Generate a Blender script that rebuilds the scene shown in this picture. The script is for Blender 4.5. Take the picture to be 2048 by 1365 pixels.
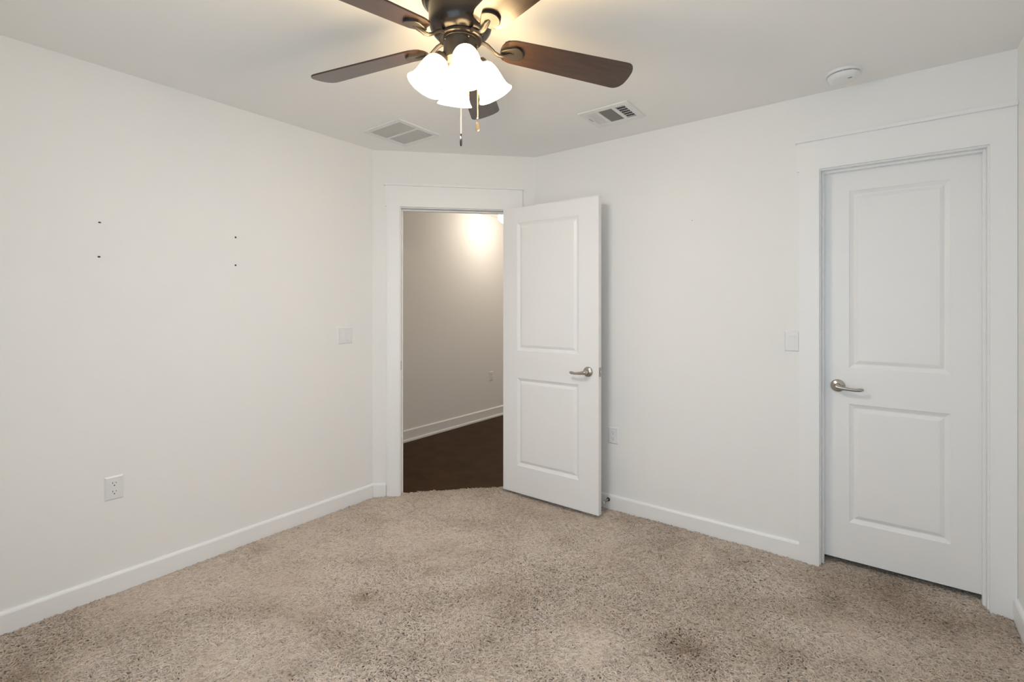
import bpy, bmesh, math, random
import numpy as np
from mathutils import Vector, Matrix

for o in list(bpy.data.objects):
    bpy.data.objects.remove(o)
S = bpy.context.scene
COL = S.collection
R = math.radians
random.seed(4)

# ------------------------------------------------------------------ camera, sky, light, exposure
cam = bpy.data.cameras.new('camera')
camera = bpy.data.objects.new('camera', cam)
COL.objects.link(camera)
camera.location = (0, 0, 1.33)
camera.rotation_euler = (R(90), 0, R(37.243))
cam.sensor_width = 36.0
cam.lens = 974.29 / 2048 * 36
cam.shift_y = -(682.5 - 615.2) / 2048
cam.clip_start = 0.02
S.camera = camera

S.view_settings.view_transform = 'Standard'
S.view_settings.look = 'None'
S.view_settings.gamma = 1.0
S.view_settings.use_curve_mapping = False
S.view_settings.exposure = 0.08

world = bpy.data.worlds.new('world')
S.world = world
world.use_nodes = True
world.node_tree.nodes['Background'].inputs[0].default_value = (0.75, 0.87, 1.0, 1)
world.node_tree.nodes['Background'].inputs[1].default_value = 0.02
S.cycles.max_bounces = 14
S.cycles.diffuse_bounces = 10
S.cycles.sample_clamp_indirect = 6.0

WINDOW_W = 22.5      # daylight through the window behind the camera
BULB_W = 8.8         # each of the four bulbs of the fan
SHADE_EMIT = 21.0     # glow of the frosted fan shades
HALL_W = 8.5         # hall ceiling light

def area_light(name, loc, rot, sx, sy, power, col):
    l = bpy.data.lights.new(name, 'AREA')
    l.shape = 'RECTANGLE'; l.size = sx; l.size_y = sy
    l.energy = power; l.color = col
    o = bpy.data.objects.new(name, l); COL.objects.link(o)
    o.location = loc; o.rotation_euler = rot
    return o

# daylight entering by the window of the front wall (behind the camera)
area_light('window_daylight', (-0.60, -0.47, 1.27), (R(90), 0, 0), 1.60, 1.60, WINDOW_W, (0.63, 0.83, 1.0))

def point_light(name, loc, power, col, rad):
    l = bpy.data.lights.new(name, 'POINT')
    l.energy = power; l.color = col; l.shadow_soft_size = rad
    o = bpy.data.objects.new(name, l); COL.objects.link(o)
    o.location = loc
    return o

# ------------------------------------------------------------------ room measures (metres, z = 0 is the carpet top)
XL, YB, XR, YF, H = -2.858, 2.973, 0.460, -0.385, 2.44
CA = Vector((XL, 2.139)); CB = Vector((-2.048, YB))
CD = (CB - CA).normalized(); CN = Vector((CD.y, -CD.x)); CLEN = (CB - CA).length
ZF = -0.013            # carpet backing
WT = 0.115             # wall thickness
HX = -3.81             # far wall of the hall

# ------------------------------------------------------------------ helpers
class MB:
    def __init__(s): s.v = []; s.f = []; s.sm = []
    def add(s, vs, fs, M=None, smooth=False):
        n = len(s.v)
        for p in vs:
            p = Vector(p)
            s.v.append(tuple(M @ p) if M is not None else tuple(p))
        for f in fs:
            s.f.append([i + n for i in f]); s.sm.append(smooth)
    def box(s, x0, x1, y0, y1, z0, z1, M=None, bev=0.0):
        if bev > 0:
            b = bev
            bm = bmesh.new()
            vs = [bm.verts.new(p) for p in [(x0,y0,z0),(x1,y0,z0),(x1,y1,z0),(x0,y1,z0),(x0,y0,z1),(x1,y0,z1),(x1,y1,z1),(x0,y1,z1)]]
            for f in [(0,3,2,1),(4,5,6,7),(0,1,5,4),(1,2,6,5),(2,3,7,6),(3,0,4,7)]: bm.faces.new([vs[i] for i in f])
            bmesh.ops.bevel(bm, geom=list(bm.edges), offset=b, segments=2, affect='EDGES', profile=0.5)
            bm.verts.index_update()
            s.add([v.co[:] for v in bm.verts], [[v.index for v in f.verts] for f in bm.faces], M)
            bm.free(); return
        s.add([(x0,y0,z0),(x1,y0,z0),(x1,y1,z0),(x0,y1,z0),(x0,y0,z1),(x1,y0,z1),(x1,y1,z1),(x0,y1,z1)],
              [(0,3,2,1),(4,5,6,7),(0,1,5,4),(1,2,6,5),(2,3,7,6),(3,0,4,7)], M)
    def loft(s, rings, M=None, smooth=True, cap=True, closed=False):
        n = len(rings[0]); vs = [p for r in rings for p in r]; fs = []
        m = len(rings)
        for i in range(m if closed else m - 1):
            a, b = i * n, ((i + 1) % m) * n
            for j in range(n):
                k = (j + 1) % n
                fs.append((a + j, a + k, b + k, b + j))
        s.add(vs, fs, M, smooth)
        if cap and not closed:
            s.add(rings[0], [list(range(n))[::-1]], M, False)
            s.add(rings[-1], [list(range(n))], M, False)
    def lathe(s, prof, M=None, seg=32, smooth=True, cap=True, split=True):
        # prof: (r, z); flat sharing is broken at sharp corners by duplicating rings
        def ring(r, z): return [(r*math.cos(2*math.pi*i/seg), r*math.sin(2*math.pi*i/seg), z) for i in range(seg)]
        s.loft([ring(max(r, 1e-5), z) for r, z in prof], M, smooth, cap)
    def tube(s, path, rad, M=None, seg=10, ry=None, up=Vector((0,0,1)), cap=True):
        rings = []
        P = [Vector(p) for p in path]
        for i, p in enumerate(P):
            t = (P[min(i+1, len(P)-1)] - P[max(i-1, 0)]).normalized()
            u = t.cross(up)
            if u.length < 1e-4: u = t.cross(Vector((1,0,0)))
            u.normalize(); w = u.cross(t)
            rx = rad[i] if isinstance(rad, (list, tuple)) else rad
            rr = (ry[i] if isinstance(ry, (list, tuple)) else ry) if ry is not None else rx
            rings.append([tuple(p + u*rx*math.cos(2*math.pi*j/seg) + w*rr*math.sin(2*math.pi*j/seg)) for j in range(seg)])
        s.loft(rings, M, True, cap)
    def sphere(s, c, r, M=None, seg=10, rings=7, sc=(1,1,1)):
        prof = []
        vs = []; n = seg
        rr = [[(c[0]+sc[0]*r*math.sin(math.pi*i/rings)*math.cos(2*math.pi*j/seg), c[1]+sc[1]*r*math.sin(math.pi*i/rings)*math.sin(2*math.pi*j/seg), c[2]+sc[2]*r*math.cos(math.pi*i/rings)) for j in range(seg)] for i in range(1, rings)]
        s.loft(rr, M, True, True)
    def prism(s, poly, z0, z1, M=None, smooth=False):
        n = len(poly)
        s.add([(x, y, z0) for x, y in poly] + [(x, y, z1) for x, y in poly],
              [list(range(n))[::-1], list(range(n, 2*n))] + [(i, (i+1) % n, n + (i+1) % n, n + i) for i in range(n)], M, smooth)
    def obj(s, name, mat, parent=None, auto=None, merge=True):
        me = bpy.data.meshes.new(name)
        me.from_pydata(s.v, [], s.f)
        me.polygons.foreach_set('use_smooth', s.sm)
        bm = bmesh.new(); bm.from_mesh(me)
        if merge: bmesh.ops.remove_doubles(bm, verts=bm.verts, dist=1e-6)
        bmesh.ops.recalc_face_normals(bm, faces=bm.faces)
        if auto is not None:
            for e in bm.edges:
                if len(e.link_faces) == 2 and e.calc_face_angle(0) > R(auto): e.smooth = False
        bm.to_mesh(me); bm.free()
        me.materials.append(mat)
        o = bpy.data.objects.new(name, me); COL.objects.link(o)
        if parent is not None:
            o.parent = parent
        return o

def empty(name, loc=(0,0,0), rot=None):
    o = bpy.data.objects.new(name, None); COL.objects.link(o)
    o.empty_display_size = 0.05
    o.location = loc
    if rot: o.rotation_euler = rot
    return o

def tag(o, label=None, cat=None, group=None, kind=None):
    if label: o['label'] = label
    if cat: o['category'] = cat
    if group: o['group'] = group
    if kind: o['kind'] = kind
    return o

# ------------------------------------------------------------------ materials
def mat(name, col, rough=0.5, metal=0.0, spec=0.5, bump=None, coat=0.0, var=None):
    m = bpy.data.materials.new(name); m.use_nodes = True
    nt = m.node_tree; b = nt.nodes['Principled BSDF']
    b.inputs['Base Color'].default_value = (*col, 1)
    b.inputs['Roughness'].default_value = rough
    b.inputs['Metallic'].default_value = metal
    b.inputs['Specular IOR Level'].default_value = spec
    b.inputs['Coat Weight'].default_value = coat
    tc = nt.nodes.new('ShaderNodeTexCoord')
    if bump:
        scale, strength, dist = bump
        n = nt.nodes.new('ShaderNodeTexNoise'); n.inputs['Scale'].default_value = scale; n.inputs['Detail'].default_value = 3
        bp = nt.nodes.new('ShaderNodeBump'); bp.inputs['Strength'].default_value = strength; bp.inputs['Distance'].default_value = dist
        nt.links.new(tc.outputs['Object'], n.inputs['Vector']); nt.links.new(n.outputs['Fac'], bp.inputs['Height'])
        nt.links.new(bp.outputs['Normal'], b.inputs['Normal'])
    if var:
        scale, c2 = var
        n = nt.nodes.new('ShaderNodeTexNoise'); n.inputs['Scale'].default_value = scale; n.inputs['Detail'].default_value = 4
        r = nt.nodes.new('ShaderNodeValToRGB'); r.color_ramp.elements[0].position = 0.35; r.color_ramp.elements[1].position = 0.65
        r.color_ramp.elements[0].color = (*col, 1); r.color_ramp.elements[1].color = (*c2, 1)
        nt.links.new(tc.outputs['Object'], n.inputs['Vector']); nt.links.new(n.outputs['Fac'], r.inputs[0])
        nt.links.new(r.outputs[0], b.inputs['Base Color'])
    return m

M_wall = mat('wall_paint', (0.845, 0.845, 0.835), 0.65, spec=0.3, bump=(260, 0.05, 0.002))
M_ceil = mat('ceiling_paint', (0.875, 0.875, 0.865), 0.8, spec=0.2, bump=(180, 0.08, 0.002))
M_trim = mat('trim_paint', (0.86, 0.862, 0.86), 0.38, spec=0.45)
M_door = mat('door_paint', (0.845, 0.847, 0.845), 0.36, spec=0.45, bump=(90, 0.02, 0.002))
M_plastic = mat('white_plastic', (0.80, 0.80, 0.80), 0.3)
M_plate = mat('plate_plastic', (0.795, 0.795, 0.795), 0.32)
M_grille = mat('white_enamel', (0.80, 0.795, 0.785), 0.4)
M_dark = mat('dark_cavity', (0.02, 0.02, 0.02), 0.8)
M_duct = mat('duct_metal', (0.27, 0.262, 0.248), 0.6, metal=0.3)
M_filter = mat('filter_behind_grille', (0.70, 0.69, 0.67), 0.8)
M_slot = mat('socket_slot', (0.03, 0.03, 0.03), 0.6)
M_nickel = mat('satin_nickel', (0.50, 0.46, 0.41), 0.27, metal=1.0)
M_nickel2 = mat('nickel_plate', (0.42, 0.39, 0.35), 0.35, metal=1.0)
M_bronze = mat('oiled_bronze', (0.020, 0.016, 0.014), 0.26, metal=0.35, spec=0.6)
M_bronze2 = mat('bronze_satin', (0.045, 0.039, 0.034), 0.33, metal=0.45, spec=0.6)
M_brass = mat('antique_brass', (0.46, 0.33, 0.19), 0.3, metal=1.0)
M_rubber = mat('white_rubber', (0.62, 0.62, 0.58), 0.6)
M_hallfloor = mat('dark_floor', (0.040, 0.018, 0.005), 0.5, spec=0.08, var=(7.0, (0.056, 0.028, 0.009)), bump=(22, 0.05, 0.004))
M_under = mat('carpet_backing', (0.42, 0.35, 0.28), 0.95, spec=0.1, bump=(120, 0.6, 0.01), var=(60, (0.50, 0.42, 0.35)))

def wood():
    m = mat('walnut_blade', (0.05, 0.02, 0.01), 0.30, spec=0.55, coat=0.35)
    nt = m.node_tree; b = nt.nodes['Principled BSDF']; b.inputs['Coat Roughness'].default_value = 0.2
    tc = nt.nodes.new('ShaderNodeTexCoord'); mp = nt.nodes.new('ShaderNodeMapping')
    mp.inputs['Scale'].default_value = (3.0, 22.0, 20.0)
    n = nt.nodes.new('ShaderNodeTexNoise'); n.inputs['Scale'].default_value = 2.2; n.inputs['Detail'].default_value = 6; n.inputs['Roughness'].default_value = 0.65
    n.inputs['Distortion'].default_value = 0.4
    r = nt.nodes.new('ShaderNodeValToRGB')
    r.color_ramp.elements[0].position = 0.30; r.color_ramp.elements[0].color = (0.028, 0.0135, 0.0075, 1)
    r.color_ramp.elements[1].position = 0.72; r.color_ramp.elements[1].color = (0.066, 0.033, 0.018, 1)
    nt.links.new(tc.outputs['Object'], mp.inputs['Vector']); nt.links.new(mp.outputs['Vector'], n.inputs['Vector'])
    nt.links.new(n.outputs['Fac'], r.inputs[0]); nt.links.new(r.outputs[0], b.inputs['Base Color'])
    return m
M_wood = wood()

def glow(name, col, strength, base=(0.9, 0.88, 0.84)):
    m = mat(name, base, 0.35)
    b = m.node_tree.nodes['Principled BSDF']
    b.inputs['Emission Color'].default_value = (*col, 1)
    b.inputs['Emission Strength'].default_value = strength
    return m
M_shade = glow('lit_frosted_glass', (1.0, 0.71, 0.37), SHADE_EMIT)
M_bulb = glow('lit_bulb', (1.0, 0.82, 0.56), 30.0)
M_globe = glow('lit_hall_glass', (1.0, 0.84, 0.64), 7.0)

def carpet_mat():
    m = mat('carpet_yarn', (0.5, 0.42, 0.34), 0.85, spec=0.15)
    nt = m.node_tree; b = nt.nodes['Principled BSDF']
    hi = nt.nodes.new('ShaderNodeHairInfo')
    r = nt.nodes.new('ShaderNodeValToRGB')
    r.color_ramp.elements[0].position = 0.0; r.color_ramp.elements[0].color = (0.425, 0.353, 0.287, 1)
    r.color_ramp.elements[1].position = 1.0; r.color_ramp.elements[1].color = (0.655, 0.575, 0.50, 1)
    nt.links.new(hi.outputs['Random'], r.inputs[0])
    # shading of the pile lie and some wear, painted into each yarn's colour
    at = nt.nodes.new('ShaderNodeAttribute'); at.attribute_name = 'shade_wear'
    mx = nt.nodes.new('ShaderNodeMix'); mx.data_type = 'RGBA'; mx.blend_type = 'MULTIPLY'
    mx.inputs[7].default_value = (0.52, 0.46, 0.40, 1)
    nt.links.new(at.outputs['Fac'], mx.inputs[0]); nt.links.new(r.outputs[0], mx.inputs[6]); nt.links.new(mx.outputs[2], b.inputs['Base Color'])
    return m
M_yarn = carpet_mat()

# ------------------------------------------------------------------ walls, floor, ceiling
# frames: +x along the wall, +y into the room, +z up
F_left = Matrix(((0, 1, 0, XL), (1, 0, 0, 0), (0, 0, 1, 0), (0, 0, 0, 1)))          # x -> world y, y -> world +x
F_back = Matrix(((1, 0, 0, 0), (0, -1, 0, YB), (0, 0, 1, 0), (0, 0, 0, 1)))         # x -> world x, y -> world -y
F_right = Matrix(((0, -1, 0, XR), (1, 0, 0, 0), (0, 0, 1, 0), (0, 0, 0, 1)))        # x -> world y, y -> world -x
F_corner = Matrix(((CD.x, CN.x, 0, CA.x), (CD.y, CN.y, 0, CA.y), (0, 0, 1, 0), (0, 0, 0, 1)))
F_hall = Matrix(((0, 1, 0, HX), (1, 0, 0, 0), (0, 0, 1, 0), (0, 0, 0, 1)))
F_front = Matrix(((1, 0, 0, 0), (0, 1, 0, YF), (0, 0, 1, 0), (0, 0, 0, 1)))

def structure(o, label, cat):
    return tag(o, label, cat, kind='structure')

ZB = -0.03
b = MB(); b.box(YF - WT, 2.139, -WT, 0, ZB, H, F_left)
wall_left = structure(b.obj('wall_left', M_wall), 'long plain white wall at the left with four screw holes', 'wall')
# diagonal wall with the doorway: opening t 0.176..0.978
T0, T1, DH = 0.176, 0.978, 2.058
b = MB(); b.box(0, T0, -WT, 0, ZB, H, F_corner); b.box(T1, CLEN, -WT, 0, ZB, H, F_corner); b.box(T0, T1, -WT, 0, DH, H, F_corner)
structure(b.obj('wall_corner', M_wall), 'short diagonal white wall around the open doorway', 'wall')
CX0, CX1 = -0.270, 0.385
b = MB(); b.box(CB.x, CX0, -WT, 0, ZB, H, F_back); b.box(CX1, XR + WT, -WT, 0, ZB, H, F_back); b.box(CX0, CX1, -WT, 0, DH, H, F_back)
wall_back = structure(b.obj('wall_back', M_wall), 'white wall holding the closed closet door', 'wall')
b = MB(); b.box(YF - WT, YB, -WT, 0, ZB, H, F_right)
structure(b.obj('wall_right', M_wall), 'sliver of white wall at the right edge beside the closet door', 'wall')
WX0, WX1, WZ0, WZ1 = -1.40, 0.20, 0.47, 2.07
b = MB()
b.box(XL, WX0, -WT, 0, ZB, H, F_front); b.box(WX1, XR, -WT, 0, ZB, H, F_front)
b.box(WX0, WX1, -WT, 0, ZB, WZ0, F_front); b.box(WX0, WX1, -WT, 0, WZ1, H, F_front)
structure(b.obj('wall_front', M_wall), 'white wall with the window opposite the closet wall', 'wall')
b = MB()
for x0, x1, z0, z1 in [(WX0, WX0+.04, WZ0, WZ1), (WX1-.04, WX1, WZ0, WZ1), (WX0+.04, WX1-.04, WZ0, WZ0+.04), (WX0+.04, WX1-.04, WZ1-.04, WZ1), (-0.615, -0.585, WZ0+.04, WZ1-.04)]:
    b.box(x0, x1, -0.08, -0.03, z0, z1, F_front)
structure(b.obj('window_1', M_trim), 'white framed double window letting in daylight', 'window')

# floor of the bedroom (carpet backing), reaching into the doorway and under the closet door
poly = [(XL, YF), (XR, YF), (XR, YB), (0.385, YB), (0.385, YB + 0.25), (-0.27, YB + 0.25), (-0.27, YB), (CB.x, YB)]
e0 = CA + CD*T1 - CN*0.045; e1 = CA + CD*T0 - CN*0.045
p0 = CA + CD*T1; p1 = CA + CD*T0
poly += [tuple(p0), tuple(e0), tuple(e1), tuple(p1), tuple(CA)]
b = MB(); b.prism(poly, ZF - 0.04, ZF)
structure(b.obj('floor', M_under), 'bedroom floor under the shag carpet', 'floor')
b = MB(); b.box(HX - 0.1, -1.9, 1.0, 7.2, -0.09, -0.020)
structure(b.obj('floor_hall', M_hallfloor), 'dark brown hall floor beyond the open doorway', 'floor')
b = MB(); b.prism([(XL - 0.02, YF - 0.02), (XR + 0.02, YF - 0.02), (XR + 0.02, YB + 0.02), (CB.x - .01, YB + 0.02), (XL - 0.02, CA.y + .01)], H, H + 0.08)
structure(b.obj('ceiling', M_ceil), 'flat white bedroom ceiling', 'ceiling')
b = MB(); b.prism([(HX - 0.1, 1.0), (XL - 0.03, 1.0), (XL - 0.03, CA.y + .06), (CB.x - .05, YB + 0.03), (-1.9, YB + 0.03), (-1.9, 7.2), (HX - 0.1, 7.2)], H, H + 0.08)
structure(b.obj('ceiling_hall', M_ceil), 'white hall ceiling seen at the top of the doorway', 'ceiling')
b = MB(); b.box(1.0, 7.2, -0.1, 0, ZB, H, F_hall)
structure(b.obj('wall_hall', M_wall), 'warm lit hall wall seen through the doorway', 'wall')
b = MB(); b.box(HX, -1.9, 7.1, 7.2, ZB, H); b.box(HX, XL - WT, 1.0, 1.1, ZB, H); b.box(-2.0, -1.9, YB + WT, 7.1, ZB, H)
structure(b.obj('wall_hall_end', M_wall), 'white end walls of the hall hidden beyond the doorway', 'wall')

# small marks in the walls
def hole(F, x, z, r, parent, flat=1.0):
    b = MB()
    M = F @ Matrix.Translation((x, 0, z)) @ Matrix.Rotation(R(-90), 4, 'X') @ Matrix.Diagonal((1, flat, 1, 1))
    b.lathe([(0.0001, 0.0006), (r*0.8, 0.0006), (r, 0.0002), (r, -0.004)], M, 12)
    o = b.obj('screw_hole', M_slot, parent); return o
hole(F_left, 0.634, 1.720, 0.0058, wall_left, 0.65)
hole(F_left, 0.632, 1.562, 0.0058, wall_left, 0.75)
hole(F_left, 1.224, 1.719, 0.0050, wall_left, 1.0)
hole(F_left, 1.224, 1.564, 0.0050, wall_left, 1.0)
hole(F_back, -0.907, 1.851, 0.0022, wall_back, 0.8)

# ------------------------------------------------------------------ baseboards
def baseboard(name, F, x0, x1, label, h=0.089, t=0.014, parent=None, m0=0.0, m1=0.0):
    prof = [(0, ZB + .012), (t, ZB + .012), (t, h - 0.013), (t - 0.0012, h - 0.0085), (t - 0.0045, h - 0.0035), (t - 0.009, h), (0, h)]
    b = MB()
    ra = [(x0 + m0*y, y, z) for y, z in prof]; rb = [(x1 - m1*y, y, z) for y, z in prof]
    b.loft([[tuple(F @ Vector(p)) for p in ra], [tuple(F @ Vector(p)) for p in rb]], None, False, True)
    return structure(b.obj(name, M_trim, parent), label, 'baseboard')
baseboard('baseboard_left', F_left, YF, 2.139, 'white baseboard along the left wall', m1=0.42)
baseboard('baseboard_corner', F_corner, 0.0, 0.090, 'short white baseboard left of the doorway casing', m0=0.42)
baseboard('baseboard_back', F_back, CB.x, -0.3495, 'white baseboard along the wall behind the open door', m0=0.42)
baseboard('baseboard_right', F_right, YF, YB - 0.02, 'white baseboard at the right edge beside the closet door')
# hall baseboard with a shoe moulding
prof = [(0, -0.02), (0.026, -0.02), (0.026, -0.006), (0.021, 0.004), (0.014, 0.006), (0.014, 0.088), (0.006, 0.098), (0, 0.098)]
b = MB(); b.loft([[tuple(F_hall @ Vector((x, y, z))) for y, z in prof] for x in (1.1, 7.1)], None, False, True)
structure(b.obj('baseboard_hall', M_trim), 'white baseboard with shoe moulding along the hall wall', 'baseboard')

# ------------------------------------------------------------------ door casings
def casing(name, F, j0, j1, label, left=True, right_limit=None, stop_at=0.062):
    """j0, j1: jamb faces of the opening along the wall"""
    root = empty(name); structure(root, label, 'door frame')
    cw, ct, rv = 0.090, 0.018, 0.006
    top = 2.038
    cin0, cin1 = j0 - rv, j1 + rv
    ct0, ct1 = cin0 - cw, cin1 + cw
    if right_limit is not None: ct1 = min(ct1, right_limit)
    hb = top + rv
    for a, c in ((ct0, cin0), (cin1, ct1)):
        b = MB(); b.box(a, c, 0, ct, ZB + .01, hb, F); b.obj('side_casing', M_trim, root)
    hx0 = ct0 - 0.010; hx1 = ct1 + 0.010
    if right_limit is not None: hx1 = min(hx1, right_limit)
    b = MB(); b.box(hx0, hx1, 0, ct, hb, hb + 0.146, F); b.obj('head_casing', M_trim, root)
    cx0, cx1 = hx0 - 0.006, hx1 + (0.006 if right_limit is None else 0)
    b = MB(); b.box(cx0, cx1, 0, ct + 0.016, hb + 0.146, hb + 0.163, F, bev=0.001); b.obj('head_cap', M_trim, root)
    # jamb boards and stops
    b = MB()
    b.box(j0 - 0.017, j0, -WT - 0.002, 0.001, ZB + .01, top + 0.017, F)
    b.box(j1, j1 + 0.017, -WT - 0.002, 0.001, ZB + .01, top + 0.017, F)
    b.box(j0, j1, -WT - 0.002, 0.001, top, top + 0.017, F)
    b.obj('jamb', M_trim, root)
    b = MB()
    s0, s1 = -stop_at, -stop_at + 0.032
    b.box(j0, j0 + 0.011, s0, s1, ZB + .01, top, F, bev=0.002)
    b.box(j1 - 0.011, j1, s0, s1, ZB + .01, top, F, bev=0.002)
    b.box(j0 + 0.011, j1 - 0.011, s0, s1, top - 0.011, top, F, bev=0.002)
    b.obj('door_stop_strip', M_trim, root)
    return root
trim_1 = casing('trim_1', F_corner, 0.193, 0.961, 'white craftsman casing around the open doorway', stop_at=0.085)
b = MB(); b.box(0.1925, 0.1945, -0.040, 0.0015, 0.885, 0.948, F_corner); b.obj('strike_plate', M_nickel2, trim_1)
trim_2 = casing('trim_2', F_back, -0.253, 0.368, 'white craftsman casing around the closed closet door', right_limit=XR - 0.001, stop_at=0.066)

# ------------------------------------------------------------------ doors
def door_slab(W, Hh, T, panels, px0, px1):
    """slab in x 0..W, y 0..T (face at y = 0 towards -y), z 0..Hh with moulded panels on both faces"""
    b = MB()
    rings = [(0.0, 0.0), (0.004, 0.0035), (0.018, 0.0105), (0.022, 0.0110), (0.038, 0.0035), (0.042, 0.0030)]
    for side in (0, 1):
        def P(x, d, z): return (x, d if side == 0 else T - d, z)
        zs = [0]
        for z0, z1 in panels: zs += [z0, z1]
        zs.append(Hh)
        xs = [0, px0, px1, W]
        for i in range(3):
            for k in range(len(zs) - 1):
                if i == 1 and k % 2 == 1:
                    z0, z1 = zs[k], zs[k+1]
                    prev = None
                    for ins, d in rings:
                        rg = [P(px0+ins, d, z0+ins), P(px1-ins, d, z0+ins), P(px1-ins, d, z1-ins), P(px0+ins, d, z1-ins)]
                        if prev:
                            for q in range(4):
                                b.add([prev[q], prev[(q+1) % 4], rg[(q+1) % 4], rg[q]], [(0, 1, 2, 3)])
                        prev = rg
                    b.add(prev, [(0, 1, 2, 3)])
                else:
                    b.add([P(xs[i], 0, zs[k]), P(xs[i+1], 0, zs[k]), P(xs[i+1], 0, zs[k+1]), P(xs[i], 0, zs[k+1])], [(0, 1, 2, 3)])
    zs = [0]
    for z0, z1 in panels: zs += [z0, z1]
    zs.append(Hh)
    for x in (0, W):
        for k in range(len(zs) - 1):
            b.add([(x, 0, zs[k]), (x, T, zs[k]), (x, T, zs[k+1]), (x, 0, zs[k+1])], [(0, 1, 2, 3)])
    xs = [0, px0, px1, W]
    for z in (0, Hh):
        for i in range(3):
            b.add([(xs[i], 0, z), (xs[i+1], 0, z), (xs[i+1], T, z), (xs[i], T, z)], [(0, 1, 2, 3)])
    return b

def lever(parent, x, z, direction, y=0.0, face=-1):
    """lever handle on a slab face; direction -1: lever points to -x"""
    M = Matrix.Translation((x, y, z)) @ Matrix.Diagonal((direction, face, 1, 1))   # +x along the lever, +y away from the door
    h = MB()
    Mr = M @ Matrix.Rotation(R(-90), 4, 'X')
    h.lathe([(0.0325, 0.0), (0.0325, 0.004), (0.0315, 0.008), (0.027, 0.0115), (0.019, 0.014), (0.0145, 0.016), (0.0135, 0.020), (0.0125, 0.046), (0.012, 0.050)], Mr, 36)
    root = h.obj('lever_handle', M_nickel, parent, auto=40)
    g = MB()
    path = []; rx = []; ry = []
    for i in range(17):
        t = i / 16
        xx = -0.012 + 0.122 * t
        yy = 0.050 + 0.006*math.sin(t*math.pi) - 0.004*t
        zz = -0.011*math.sin(min(1, t*1.15)*math.pi*0.5) + 0.004 * max(0, t - 0.7)/0.3
        path.append((xx, yy, zz))
        k = 0.0115 - 0.0055*math.sin(min(1, t*1.4)*math.pi*0.5) + 0.005*max(0, t-.6)
        if i == 0: k = 0.006
        if i == 16: k = 0.0035
        if i == 15: k *= 0.9
        k *= 1.22; rx.append(k*0.8); ry.append(k)
    g.tube(path, rx, M, 14, ry=ry)
    g.obj('lever_arm', M_nickel, root)
    return root

DW, DT = 0.762, 0.035
door_1 = empty('door_1', (-2.179, 2.762, 0.020))
structure(door_1, 'white two panel door standing open in front of the doorway', 'door')
door_slab(DW, 2.014, DT, [(0.194, 0.812), (1.006, 1.906)], 0.124, 0.620).obj('door_slab', M_door, door_1)
lever(door_1, 0.689, 0.900, -1)
lever(door_1, 0.689, 0.900, -1, y=DT, face=1)
b = MB(); b.box(DW - 0.0005, DW + 0.0015, 0.004, DT - 0.004, 0.872, 0.930, bev=0.0006)
lp = b.obj('latch_plate', M_nickel2, door_1)
b = MB(); b.box(DW, DW + 0.010, 0.011, 0.024, 0.892, 0.910, bev=0.003); b.obj('latch_bolt', M_nickel, lp)
for z in (0.19, 1.0, 1.80):
    b = MB(); b.tube([(-0.004, DT + 0.006, z - 0.045), (-0.004, DT + 0.006, z + 0.045)], 0.0065, None, 12, up=Vector((1, 0, 0)))
    b.box(-0.002, 0.0, 0.004, DT + 0.006, z - 0.045, z + 0.045); b.obj('hinge', M_nickel2, door_1)

door_2 = empty('door_2', (-0.250, YB + 0.066, 0.030))
structure(door_2, 'closed white two panel closet door at the right', 'door')
door_slab(0.615, 2.005, DT, [(0.196, 0.804), (0.988, 1.898)], 0.114, 0.504).obj('door_slab', M_door, door_2)
lever(door_2, 0.066, 0.894, 1)

# ------------------------------------------------------------------ plates on the walls
def plate_mb(w, h, t=0.0055, cuts=()):
    """bevelled cover plate, x across, y out, z up, centred"""
    b = MB(); e = 0.006
    ring0 = [(-w/2, 0, -h/2), (w/2, 0, -h/2), (w/2, 0, h/2), (-w/2, 0, h/2)]
    ring1 = [(x*1.0, 0.0015, z) for x, _, z in ring0]
    ring2 = [(-w/2+e, t, -h/2+e), (w/2-e, t, -h/2+e), (w/2-e, t, h/2-e), (-w/2+e, t, h/2-e)]
    b.loft([ring0, ring1, ring2], None, False, True)
    return b

def outlet(F, x, z, label, group=None):
    root = empty('wall_outlet'); root.matrix_world = F @ Matrix.Translation((x, 0, z))
    tag(root, label, 'outlet', group)
    plate_mb(0.071, 0.110).obj('cover_plate', M_plate, root)
    for s in (1, -1):
        b = MB()
        pts = []
        for i in range(24):
            a = 2*math.pi*i/24
            pts.append((0.0165*math.cos(a), max(-0.0125, min(0.0125, 0.0165*math.sin(a)))))
        Mx = Matrix.Translation((0, 0, 0.0195*s)) @ Matrix.Rotation(R(90), 4, 'X') @ Matrix.Diagonal((1, 1, -1, 1))
        b.prism(pts, 0.004, 0.0072, Mx)
        rc = b.obj('receptacle', M_plastic, root)
        d = MB()
        for dx, hh in ((-0.0062, 0.0052), (0.0062, 0.0042)):
            d.box(dx - 0.0011, dx + 0.0011, 0.0070, 0.0075, 0.0195*s + 0.0035 - hh/1.0 + 0.003, 0.0195*s + 0.0035 + hh/1.0)
        My = Matrix.Translation((0, 0.0070, 0.0195*s - 0.0068)) @ Matrix.Rotation(R(-90), 4, 'X')
        d.lathe([(0.0026, 0), (0.0026, 0.0006)], My, 14)
        d.obj('slot', M_slot, rc)
    b = MB(); b.lathe([(0.0030, 0.005), (0.0030, 0.0062), (0.002, 0.0066)], Matrix.Rotation(R(-90), 4, 'X'), 14); b.obj('screw', M_plastic, root)
    return root

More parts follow.
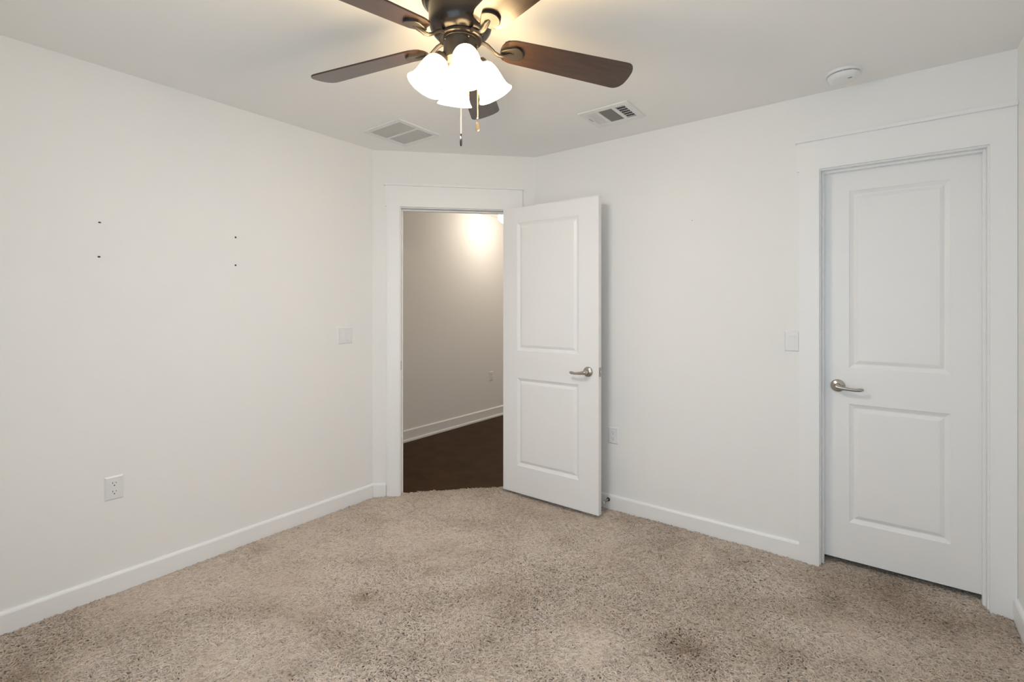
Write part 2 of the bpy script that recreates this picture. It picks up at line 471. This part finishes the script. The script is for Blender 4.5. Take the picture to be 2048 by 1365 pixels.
def rocker_switch(F, x, z, n, label):
    root = empty('light_switch'); root.matrix_world = F @ Matrix.Translation((x, 0, z))
    tag(root, label, 'light switch')
    w = 0.070 if n == 1 else 0.114
    plate_mb(w, 0.110).obj('cover_plate', M_plate, root)
    for i in range(n):
        cx = (i - (n-1)/2) * 0.046
        b = MB()
        x0, x1, z0, z1 = cx - 0.0168, cx + 0.0168, -0.0335, 0.0335
        # recessed dark gap and raised frame around the paddle
        b.box(x0, x1, 0.0045, 0.0060, z0, z1)
        fr = b.obj('paddle_gap', M_grille, root)
        up = -1 if i == 0 else 1
        b = MB()
        y_t, y_b = (0.0105, 0.0070) if up < 0 else (0.0070, 0.0105)
        vs = [(x0+.0015, .005, z0+.0015), (x1-.0015, .005, z0+.0015), (x1-.0015, .005, z1-.0015), (x0+.0015, .005, z1-.0015),
              (x0+.0022, y_b, z0+.0022), (x1-.0022, y_b, z0+.0022), (x1-.0022, y_t, z1-.0022), (x0+.0022, y_t, z1-.0022),
              (x0+.0022, .0078, 0), (x1-.0022, .0078, 0)]
        b.add(vs, [(0,1,5,4), (2,3,7,6), (4,5,9,8), (8,9,6,7), (0,4,8,7,3), (1,2,6,9,5), (3,2,1,0)])
        b.obj('rocker', M_plastic, root)
        for zz in (0.0475, -0.0475):
            sc = MB()
            sc.lathe([(0.0026, 0.005), (0.0026, 0.0060), (0.0018, 0.0063)], Matrix.Translation((cx, 0, zz)) @ Matrix.Rotation(R(-90), 4, 'X'), 12)
            sc.obj('screw', M_plastic, root)
    return root

outlet(F_left, 0.6865, 0.487, 'white double outlet low on the left wall near the left edge')
outlet(F_back, -1.417, 0.482, 'white double outlet on the wall just right of the open door')
outlet(F_hall, 4.588, 0.490, 'small white outlet on the hall wall seen through the doorway')
rocker_switch(F_left, 1.913, 1.142, 2, 'white double rocker switch on the left wall beside the open doorway')
rocker_switch(F_back, -0.384, 1.150, 1, 'white single rocker switch beside the closet door casing')

# ------------------------------------------------------------------ door stop on the baseboard
ds = empty('door_stop', (-1.447, YB - 0.014, 0.056))
tag(ds, 'small metal spring door stop with white tip behind the open door', 'door stop')
Md = Matrix.Rotation(R(90), 4, 'X')            # +z -> -y (into the room)
b = MB(); b.lathe([(0.0125, 0.0), (0.0125, 0.004), (0.009, 0.008), (0.006, 0.010)], Md, 20); b.obj('base', M_bronze2, ds, auto=40)
b = MB(); path = []
for i in range(14*12 + 1):
    a = 2*math.pi*i/12
    path.append(tuple(Md @ Vector((0.0056*math.cos(a), 0.0056*math.sin(a), 0.008 + 0.058*i/(14*12)))))
b.tube(path, 0.0017, None, 6); b.obj('spring', M_nickel, ds)
b = MB(); b.lathe([(0.0075, 0.064), (0.0088, 0.066), (0.0088, 0.078), (0.007, 0.081)], Md, 16); b.obj('tip', M_rubber, ds, auto=40)

# ------------------------------------------------------------------ ceiling grilles
gr = empty('return_air_grille', (-2.434, 2.046, H))
tag(gr, 'square white return air grille on the ceiling near the doorway', 'air vent')
gx, gy = 0.178, 0.176
b = MB()
fi = 0.034
for x0, x1, y0, y1 in [(-gx, gx, -gy, -gy+fi), (-gx, gx, gy-fi, gy), (-gx, -gx+fi, -gy+fi, gy-fi), (gx-fi, gx, -gy+fi, gy-fi)]:
    b.box(x0, x1, y0, y1, -0.007, 0.0, bev=0.0015)
b.obj('frame', M_grille, gr)
b = MB(); b.box(-gx+fi, gx-fi, -0.006, 0.006, -0.0065, -0.001); b.obj('mullion', M_grille, gr)
b = MB(); b.box(-gx+fi, gx-fi, -gy+fi, gy-fi, -0.0012, -0.0004); b.obj('filter', M_filter, gr)
for k in range(32):
    x = -gx + fi + 0.005 + (2*gx - 2*fi - 0.010) * k / 31
    b = MB()
    Mk = Matrix.Translation((x, 0, -0.0040)) @ Matrix.Rotation(R(16), 4, 'Y')
    b.box(-0.0046, 0.0046, -gy+fi, gy-fi, -0.0006, 0.0006, Mk)
    b.obj('louver', M_grille, gr)

ar = empty('air_register', (-1.2375, 2.5795, H))
tag(ar, 'white ceiling air register with dark vanes between the fan and closet wall', 'air vent')
ax, ay = 0.151, 0.133
secs = [(-0.1195, -0.0595), (-0.0425, 0.0395), (0.0615, 0.1145)]
sy0, sy1 = -0.0945, 0.0845
b = MB()
zc, zt = -0.007, 0.0
# stamped face with openings left between the bars
b.box(-ax, ax, -ay, sy0, zc, zt, bev=0.0015); b.box(-ax, ax, sy1, ay, zc, zt, bev=0.0015)
xs = [-ax, secs[0][0], secs[0][1], secs[1][0], secs[1][1], secs[2][0], secs[2][1], ax]
for i in range(0, 8, 2):
    b.box(xs[i], xs[i+1], sy0, sy1, zc, zt)
b.obj('face_plate', M_grille, ar)
b = MB(); b.box(secs[0][0], secs[2][1], sy0, sy1, -0.0008, -0.0002); b.obj('duct_opening', M_dark, ar)
for i in range(7):                                   # left bank: vanes turned to the camera
    x = secs[0][0] + 0.004 + (secs[0][1] - secs[0][0] - 0.008)*i/6
    b = MB(); b.box(-0.0052, 0.0052, sy0, sy1, -0.0005, 0.0005, Matrix.Translation((x, 0, -0.0042)) @ Matrix.Rotation(R(12), 4, 'Y')); b.obj('vane', M_grille, ar)
for i in range(15):                                  # middle bank
    y = sy0 + 0.006 + (sy1 - sy0 - 0.012)*i/14
    b = MB(); b.box(secs[1][0], secs[1][1], -0.0028, 0.0028, -0.0005, 0.0005, Matrix.Translation((0, y, -0.0040)) @ Matrix.Rotation(R(-50), 4, 'X')); b.obj('vane', M_duct, ar)
for i in range(6):                                   # right bank
    x = secs[2][0] + 0.003 + (secs[2][1] - secs[2][0] - 0.006)*i/5
    b = MB(); b.box(-0.0028, 0.0028, sy0, sy1, -0.0005, 0.0005, Matrix.Translation((x, 0, -0.0040)) @ Matrix.Rotation(R(60), 4, 'Y')); b.obj('vane', M_duct, ar)
for i in range(6):
    y = sy0 + 0.012 + (sy1 - sy0 - 0.024)*i/5
    b = MB(); b.box(secs[2][0], secs[2][1], -0.0010, 0.0010, -0.0062, -0.0012, Matrix.Translation((0, y, 0))); b.obj('cross_bar', M_grille, ar)
b = MB(); b.box(-0.1305, -0.1275, -0.040, 0.012, -0.0075, -0.0068); sl = b.obj('lever_slot', M_slot, ar)
b = MB(); b.box(-0.1305, -0.1275, 0.004, 0.022, -0.014, -0.0070, bev=0.001); b.obj('damper_lever', M_grille, ar)

# ------------------------------------------------------------------ smoke detector
sd = empty('smoke_detector', (-0.146, 2.782, H))
tag(sd, 'round white smoke detector on the ceiling above the closet wall', 'smoke detector')
b = MB(); b.lathe([(0.0740, 0.0), (0.0740, -0.006), (0.0715, -0.0115), (0.060, -0.0115)], None, 48); b.obj('base', M_plastic, sd, auto=35)
b = MB(); b.lathe([(0.0560, -0.0112), (0.0560, -0.0150)], None, 48); b.obj('sensor_gap', M_dark, sd)
b = MB(); b.lathe([(0.0640, -0.0145), (0.0655, -0.0175), (0.0640, -0.0235), (0.0585, -0.034), (0.051, -0.0395), (0.040, -0.0420), (0.0001, -0.0428)], None, 48); cv = b.obj('cover', M_plastic, sd, auto=50)
b = MB(); b.box(0.018, 0.034, -0.034, -0.027, -0.0432, -0.0405, bev=0.0008); b.obj('test_button', M_duct, cv)
for k in range(9):
    a = 2*math.pi*(k + 0.5)/9
    b = MB(); b.box(-0.002, 0.002, 0.053, 0.063, -0.0150, -0.0110, Matrix.Rotation(a, 4, 'Z')); b.obj('spacer', M_plastic, sd)

# ------------------------------------------------------------------ ceiling fan
FC = Vector((-1.2175, 1.2943, 0))
fan = empty('ceiling_fan', (FC.x, FC.y, H))
tag(fan, 'dark bronze ceiling fan with five walnut blades and four lit glass shades', 'ceiling fan')
def fz(z): return z - H
b = MB()
b.lathe([(r, fz(z)) for r, z in [(0.1415, 2.440), (0.1400, 2.434), (0.1330, 2.430), (0.1280, 2.4235), (0.1230, 2.4215), (0.1175, 2.4165), (0.1155, 2.408), (0.1150, 2.366), (0.1140, 2.352), (0.1100, 2.338), (0.1030, 2.327), (0.0930, 2.316), (0.0800, 2.310), (0.0760, 2.3085)]], None, 64)
b.obj('motor_housing', M_bronze, fan, auto=30)
b = MB(); b.lathe([(r, fz(z)) for r, z in [(0.0760, 2.3100), (0.0790, 2.3070), (0.0790, 2.2985), (0.0740, 2.2960)]], None, 48); b.obj('flywheel', M_bronze, fan, auto=30)
b = MB()
b.lathe([(r, fz(z)) for r, z in [(0.0600, 2.2990), (0.0632, 2.2980), (0.0632, 2.2945), (0.0620, 2.2935), (0.0620, 2.2300), (0.0600, 2.2220), (0.0520, 2.2140), (0.0380, 2.2080), (0.0180, 2.2040), (0.0001, 2.2035)]], None, 48)
sw = b.obj('switch_housing', M_bronze2, fan, auto=30)
for a in (R(-20), R(70), R(160), R(250)):
    Ms = Matrix.Rotation(a, 4, 'Z') @ Matrix.Translation((0.0615, 0, fz(2.2865))) @ Matrix.Rotation(R(90), 4, 'Y')
    b = MB(); b.lathe([(0.0032, 0), (0.0032, 0.0016), (0.002, 0.0024)], Ms, 10); b.obj('screw', M_nickel2, sw)

# blades
PHI = R(194.631)
DROOP = [-0.012, 0.001, -0.070, -0.008, -0.042]
PITCH = [R(a) for a in (-13.5, -17.2, -12.5, -13.2, -10.5)]
DA = [R(a) for a in (-0.9, -0.2, 2.3, 3.7, -4.9)]
def rounded_poly(pts, r, n=5):
    out = []
    m = len(pts)
    for i in range(m):
        p = Vector(pts[i][:2]); ri = pts[i][2] if len(pts[i]) > 2 else r
        if ri <= 0: out.append((p.x, p.y)); continue
        a = (Vector(pts[i-1][:2]) - p).normalized(); c = (Vector(pts[(i+1) % m][:2]) - p).normalized()
        for j in range(n + 1):
            t = j/n
            q = (p + a*ri)*(1-t)**2 + p*2*t*(1-t) + (p + c*ri)*t*t
            out.append((q.x, q.y))
    return out
def blade_outline():
    def hw(r): return 0.5*(0.1152 + (0.1456 - 0.1152)*(r - 0.2)/0.46)
    pts = [(0.150, -0.030, 0.030), (0.178, -hw(0.178), 0.028), (0.40, -hw(0.40), 0), (0.662, -hw(0.662), 0.026)]
    for i in range(1, 12):
        t = -1 + 2*i/12
        if abs(t) > 0.62: continue
        pts.append((0.6655 + 0.012*(1 - t*t), hw(0.662)*t, 0))
    pts += [(0.660, hw(0.660), 0.030), (0.40, hw(0.40), 0), (0.178, hw(0.178), 0.028), (0.150, 0.030, 0.030)]
    return rounded_poly(pts, 0, 7)
OUT = blade_outline()
def blade_frame(k):
    an = PHI - k*R(72) + DA[k]
    rad = Vector((math.cos(an), math.sin(an), DROOP[k])).normalized()
    tan = Vector((-math.sin(an), math.cos(an), 0))
    y = (tan*math.cos(PITCH[k]) + Vector((0, 0, 1))*math.sin(PITCH[k]))
    y = (y - rad*y.dot(rad)).normalized(); z = rad.cross(y)
    org = Vector((0, 0, fz(2.2871) - DROOP[k]*0.15))
    return Matrix(((rad.x, y.x, z.x, org.x), (rad.y, y.y, z.y, org.y), (rad.z, y.z, z.z, org.z), (0, 0, 0, 1))), an
PLATE = rounded_poly([(0.150, -0.006), (0.170, -0.020, 0.006), (0.207, -0.039, 0.016), (0.232, -0.020, 0.014), (0.238, 0.0, 0.008), (0.232, 0.020, 0.014), (0.207, 0.039, 0.016), (0.170, 0.020, 0.006), (0.150, 0.006)], 0.004)
PLATE_IN = [((x - 0.200)*0.93 + 0.200, y*0.92) for x, y in PLATE]
for k in range(5):
    M, an = blade_frame(k)
    b = MB(); b.prism(OUT, -0.003, 0.003)
    bl = b.obj('blade', M_wood, fan)
    bl.matrix_local = M
    # iron that carries the blade
    a = MB()
    n = len(PLATE)
    a.loft([[(x, y, -0.003) for x, y in PLATE], [(x, y, -0.0115) for x, y in PLATE], [(x, y, -0.0130) for x, y in PLATE_IN]], None, False, True)
    Mi = M.inverted()
    Ra = Matrix.Rotation(an, 4, 'Z')
    path = []
    ctrl = [(0.070, 2.3010), (0.085, 2.3000), (0.098, 2.2955), (0.112, 2.2860), (0.127, 2.2735), (0.142, 2.2665), (0.156, 2.2660), (0.168, 2.2700)]
    for r, z in ctrl:
        zz = fz(z) + DROOP[k]*(r - 0.10)
        path.append(tuple(Mi @ (Ra @ Vector((r, 0, zz)))))
    # last bit rises into the plate
    path.append((0.184, 0.0, -0.0150)); path.append((0.200, 0.0, -0.0120))
    a.tube(path, [0.0090, 0.0090, 0.0090, 0.0085, 0.0085, 0.009, 0.0095, 0.010, 0.010, 0.006], None, 12, ry=[0.0060]*8 + [0.005, 0.002], up=tuple(Mi.to_3x3() @ Vector((0, 0, 1))) and Vector(Mi.to_3x3() @ Vector((0, 0, 1))))
    a.obj('blade_iron', M_bronze2, bl, auto=40)

# lamp holders, shades, bulbs
cam_dir = math.atan2(-FC.y, -FC.x)
TAU = R(28)
for k in range(4):
    az = cam_dir + R(10.5) + k*R(90)
    org = Vector((0.068*math.cos(az), 0.068*math.sin(az), fz(2.234)))
    down = Vector((math.cos(az)*math.sin(TAU), math.sin(az)*math.sin(TAU), -math.cos(TAU)))
    xx = Vector((-math.sin(az), math.cos(az), 0)); yy = down.cross(xx)
    M = Matrix(((xx.x, yy.x, down.x, org.x), (xx.y, yy.y, down.y, org.y), (xx.z, yy.z, down.z, org.z), (0, 0, 0, 1)))
    holder = MB()
    holder.lathe([(0.010, -0.006), (0.021, -0.002), (0.0255, 0.006), (0.0260, 0.020), (0.0270, 0.024)], M, 28)
    holder.tube([(0.050*math.cos(az), 0.050*math.sin(az), fz(2.246)), (0.058*math.cos(az), 0.058*math.sin(az), fz(2.241)), tuple(org)], 0.011, None, 12)
    ho = holder.obj('lamp_holder', M_bronze2, fan, auto=40)
    sh = MB()
    outer = [(0.0240, 0.016), (0.0310, 0.019), (0.0385, 0.027), (0.0440, 0.040), (0.0478, 0.056), (0.0500, 0.074), (0.0515, 0.092), (0.0545, 0.109), (0.0595, 0.122), (0.0655, 0.1305), (0.0670, 0.1335)]
    inner = [(r - 0.003, z - 0.0005) for r, z in outer[::-1]]
    sh.lathe(outer + inner, M, 40, cap=False)
    so = sh.obj('lamp_shade', M_shade, fan)
    bu = MB(); prof = [(0.010, 0.022), (0.012, 0.036), (0.020, 0.052), (0.0255, 0.066), (0.0262, 0.076), (0.022, 0.090), (0.012, 0.099), (0.0001, 0.1015)]
    bu.lathe(prof, M, 20); bu.obj('bulb', M_bulb, so)
    w = fan.location + M @ Vector((0, 0, 0.112))
    point_light('fan_bulb_light', w, BULB_W, (0.925, 0.935, 1.0), 0.030)

# pull chains
def chain(off, z_top, z_bot, name):
    b = MB(); z = z_top; i = 0
    while z > z_bot:
        b.sphere((off[0], off[1], fz(z)), 0.0021, None, 8, 6); z -= 0.0047
    b.tube([(off[0], off[1], fz(z_top)), (off[0], off[1], fz(z_bot))], 0.0007, None, 6)
    return b.obj(name, M_brass, fan, merge=False)
right = Vector((math.cos(R(37.243)), math.sin(R(37.243)), 0)); fwd = Vector((-right.y, right.x, 0))
def ppx(px, dist):
    return right*((px - 1024)/974.29*dist) + fwd*dist - FC
c1 = ppx(922.0, 1.775)
ch1 = chain(c1, 2.2065, 1.965, 'pull_chain')
b = MB(); b.lathe([(0.0008, fz(1.968)), (0.0026, fz(1.966)), (0.0030, fz(1.958)), (0.0018, fz(1.955)), (0.0010, fz(1.952))], Matrix.Translation((c1.x, c1.y, 0)), 12); b.obj('connector', M_bronze, ch1)
def fob(cx, cy, ztop, h, face, parent, m, m2):
    # flat drop-shaped pendant with an inner emblem
    pts = []
    for i in range(28):
        a = 2*math.pi*i/28
        pts.append((0.0078*math.sin(a)*(0.62 + 0.38*(1 - math.cos(a))/2)*1.15, -h/2 + h/2*math.cos(a)))
    Mx = Matrix.Translation((cx, cy, fz(ztop))) @ Matrix.Rotation(face, 4, 'Z') @ Matrix.Rotation(R(90), 4, 'X')
    f = MB(); sm = [(x*0.80, (y + h*0.55)*0.80 - h*0.55) for x, y in pts]
    f.loft([[(x*0.9, y, -0.0022) for x, y in pts], [(x, y, -0.001) for x, y in pts], [(x, y, 0.001) for x, y in pts], [(x*0.9, y, 0.0022) for x, y in pts], [(x, y, 0.0014) for x, y in sm]], Mx, True, True)
    o = f.obj('pull_fob', m, parent, auto=40)
    return o
fob(c1.x, c1.y, 1.954, 0.036, R(37 + 78), ch1, M_bronze, M_brass)
c2 = ppx(955.3, 1.742)
ch2 = chain(c2, 2.262, 2.006, 'pull_chain')
b = MB(); b.lathe([(0.0008, fz(2.010)), (0.0030, fz(2.008)), (0.0034, fz(2.002)), (0.0018, fz(1.998)), (0.0010, fz(1.994))], Matrix.Translation((c2.x, c2.y, 0)), 12); b.obj('connector', M_brass, ch2)
fob(c2.x, c2.y, 1.995, 0.036, R(37 + 10), ch2, M_brass, M_bronze)
# little nozzle the chain leaves the housing by
b = MB(); b.tube([tuple(Vector((c2.x, c2.y, fz(2.272)))*1.0 - Vector((c2.x, c2.y, 0)).normalized()*0.012), (c2.x, c2.y, fz(2.270)), (c2.x, c2.y, fz(2.260))], 0.004, None, 10, up=Vector((1, 0, 0))); b.obj('chain_nozzle', M_bronze2, fan)

# ------------------------------------------------------------------ hall ceiling light
hl = empty('hall_ceiling_light', (-3.365, 4.38, H))
tag(hl, 'lit glass dome light on the hall ceiling half hidden by the open door', 'ceiling light')
b = MB(); b.lathe([(0.120, 0.0), (0.120, -0.018), (0.112, -0.026)], None, 40); b.obj('base_ring', M_nickel, hl, auto=40)
b = MB(); b.lathe([(0.080, -0.024), (0.106, -0.036), (0.127, -0.060), (0.134, -0.086), (0.128, -0.113), (0.103, -0.142), (0.062, -0.161), (0.0001, -0.168)], None, 40); b.obj('glass_dome', M_globe, hl)
area_light('hall_fill_light', (-3.0, 7.0, 1.7), (R(-90), 0, 0), 0.9, 1.2, 11.0, (1.0, 0.82, 0.67))  # unseen fill without a fixture, added to brighten the hall wall
point_light('hall_light', (-3.365, 4.38, H - 0.195), HALL_W, (1.0, 0.87, 0.72), 0.06)

# ------------------------------------------------------------------ carpet pile
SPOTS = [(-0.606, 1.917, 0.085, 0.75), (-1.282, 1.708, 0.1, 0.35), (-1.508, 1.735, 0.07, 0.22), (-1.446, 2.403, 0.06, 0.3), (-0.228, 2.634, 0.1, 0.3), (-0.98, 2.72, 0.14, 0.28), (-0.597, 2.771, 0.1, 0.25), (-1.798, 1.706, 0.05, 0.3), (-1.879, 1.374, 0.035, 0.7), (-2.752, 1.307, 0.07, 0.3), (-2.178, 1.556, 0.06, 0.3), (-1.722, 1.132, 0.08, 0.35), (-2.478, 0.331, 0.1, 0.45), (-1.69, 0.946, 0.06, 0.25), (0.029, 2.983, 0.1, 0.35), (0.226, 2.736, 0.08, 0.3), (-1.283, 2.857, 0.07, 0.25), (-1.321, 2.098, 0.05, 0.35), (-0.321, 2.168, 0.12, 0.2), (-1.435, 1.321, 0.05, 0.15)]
def carpet():
    rng = np.random.default_rng(11)
    # region: the room, the doorway and the strip below the closet door
    def inside(x, y):
        t = (x - CA.x)*CD.x + (y - CA.y)*CD.y; n = (x - CA.x)*CN.x + (y - CA.y)*CN.y
        room = (x > XL + 0.020) & (x < XR - 0.020) & (y > YF + 0.01) & (y < YB - 0.020) & (n > 0.021)
        doorway = (n > -0.041) & (n <= 0.03) & (t > 0.198) & (t < 0.957)
        closet = (y >= YB - 0.03) & (y < YB + 0.20) & (x > -0.246) & (x < 0.362)
        return room | doorway | closet
    def noise(x, y, scale, seed):
        r = np.random.default_rng(seed); g = r.standard_normal((64, 64))
        u = (x + 6)/scale; v = (y + 6)/scale
        i = np.floor(u).astype(int); j = np.floor(v).astype(int); fu = u - i; fv = v - j
        fu = fu*fu*(3 - 2*fu); fv = fv*fv*(3 - 2*fv)
        def G(a, c): return g[a % 64, c % 64]
        return (G(i, j)*(1-fu) + G(i+1, j)*fu)*(1-fv) + (G(i, j+1)*(1-fu) + G(i+1, j+1)*fu)*fv
    # in view the pile is dense, behind and beside the camera thinner
    area = (XR - XL)*(YB + 0.25 - YF)
    N0 = int(area*36000)
    x = rng.uniform(XL, XR, N0); y = rng.uniform(YF, YB + 0.25, N0)
    th = R(37.243); d = -math.sin(th)*x + math.cos(th)*y; l = math.cos(th)*x + math.sin(th)*y
    vis = (d > 1.5) & (np.abs(l) < 1.15*d + 0.12)
    keep = inside(x, y) & (vis | (rng.random(N0) < 0.35))
    def worn(x, y): return noise(x, y, 0.42, 1)*0.7 + noise(x, y, 0.20, 2)*0.55 + noise(x, y, 0.09, 3)*0.4
    keep &= rng.random(N0) < np.clip(1.0 - 0.22*(worn(x, y) - 0.2), 0.55, 1.0)
    x = x[keep]; y = y[keep]; N = len(x)
    big = worn(x, y)
    # vacuum strokes along the room
    stroke = np.sin((x*0.50 + y*0.86)*2*math.pi/0.62 + 1.2*noise(x, y, 0.6, 8))
    main = R(250) + 0.9*noise(x, y, 0.5, 5) + 0.5*stroke
    ang = main + rng.normal(0, 0.95, N)
    up = np.clip(0.50 + 0.34*big + 0.10*stroke, 0.0, 1.0)      # 0 lies flat, 1 stands
    L = rng.uniform(0.024, 0.038, N)
    K = 6
    P = np.zeros((N, K, 3), np.float32)
    curl = rng.normal(0, 55, N)             # curvature, 1/m
    curl2 = rng.normal(0, 70, N)
    px = x.copy(); py = y.copy(); pz = np.full(N, ZF - 0.001)
    P[:, 0, 0] = px; P[:, 0, 1] = py; P[:, 0, 2] = pz
    a = ang.copy()
    el0 = R(80)
    top = -0.0040 + rng.normal(0, 0.0022, N) + 0.0020*noise(x, y, 0.16, 6)
    for k in range(1, K):
        t = k/(K-1)
        el = el0*(1 - t)**1.0 * (0.65 + 0.5*up) - R(38)*t*(1 - 0.6*up)
        s = L/(K-1)
        px = px + s*np.cos(el)*np.cos(a); py = py + s*np.cos(el)*np.sin(a); pz = pz + s*np.sin(el)
        a = a + curl*s + curl2*s*(t - 0.4)*2
        P[:, k, 0] = px; P[:, k, 1] = py; P[:, k, 2] = np.maximum(pz, ZF + 0.004)
    # bring the crest of every yarn to the pile height
    crest = P[:, :, 2].max(axis=1)
    want = top + 0.003*(up - 0.5)
    f = ((want - ZF)/(crest - ZF))
    P[:, :, 2] = ZF + (P[:, :, 2] - ZF)*np.clip(f, 0.3, 1.6)[:, None]
    # keep yarns out of the boards around the room
    P[:, :, 0] = np.clip(P[:, :, 0], XL + 0.0150, XR - 0.0150)
    rad = np.ones((N, K), np.float32)*rng.uniform(0.0020, 0.0028, N)[:, None].astype(np.float32)
    rad[:, 0] *= 0.8; rad[:, -1] *= 0.55
    hc = bpy.data.hair_curves.new('carpet_pile')
    hc.add_curves([K]*N)
    hc.attributes['position'].data.foreach_set('vector', P.reshape(-1))
    ra = hc.attributes.get('radius') or hc.attributes.new('radius', 'FLOAT', 'POINT')
    ra.data.foreach_set('value', rad.reshape(-1))
    # painted tone: broad wear plus dark spots for shading of the pile lie (x, y, radius, amount)
    shade_wear = np.clip(0.16 + 0.20*noise(x, y, 0.55, 21) + 0.14*noise(x*0.8 + y*0.6, y*1.6 - x*0.9, 0.30, 22) + 0.07*noise(x, y, 0.11, 23), 0, 0.8)
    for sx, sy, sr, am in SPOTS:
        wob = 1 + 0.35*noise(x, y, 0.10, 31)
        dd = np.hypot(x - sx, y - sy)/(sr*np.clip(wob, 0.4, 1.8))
        shade_wear += am*np.exp(-dd*dd)
    sa = hc.attributes.new('shade_wear', 'FLOAT', 'CURVE')
    sa.data.foreach_set('value', np.clip(shade_wear, 0, 1).astype(np.float32))
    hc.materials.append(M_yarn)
    o = bpy.data.objects.new('carpet_pile', hc); COL.objects.link(o)
    tag(o, 'beige shag carpet covering the whole bedroom floor', 'carpet', kind='stuff')
    return N
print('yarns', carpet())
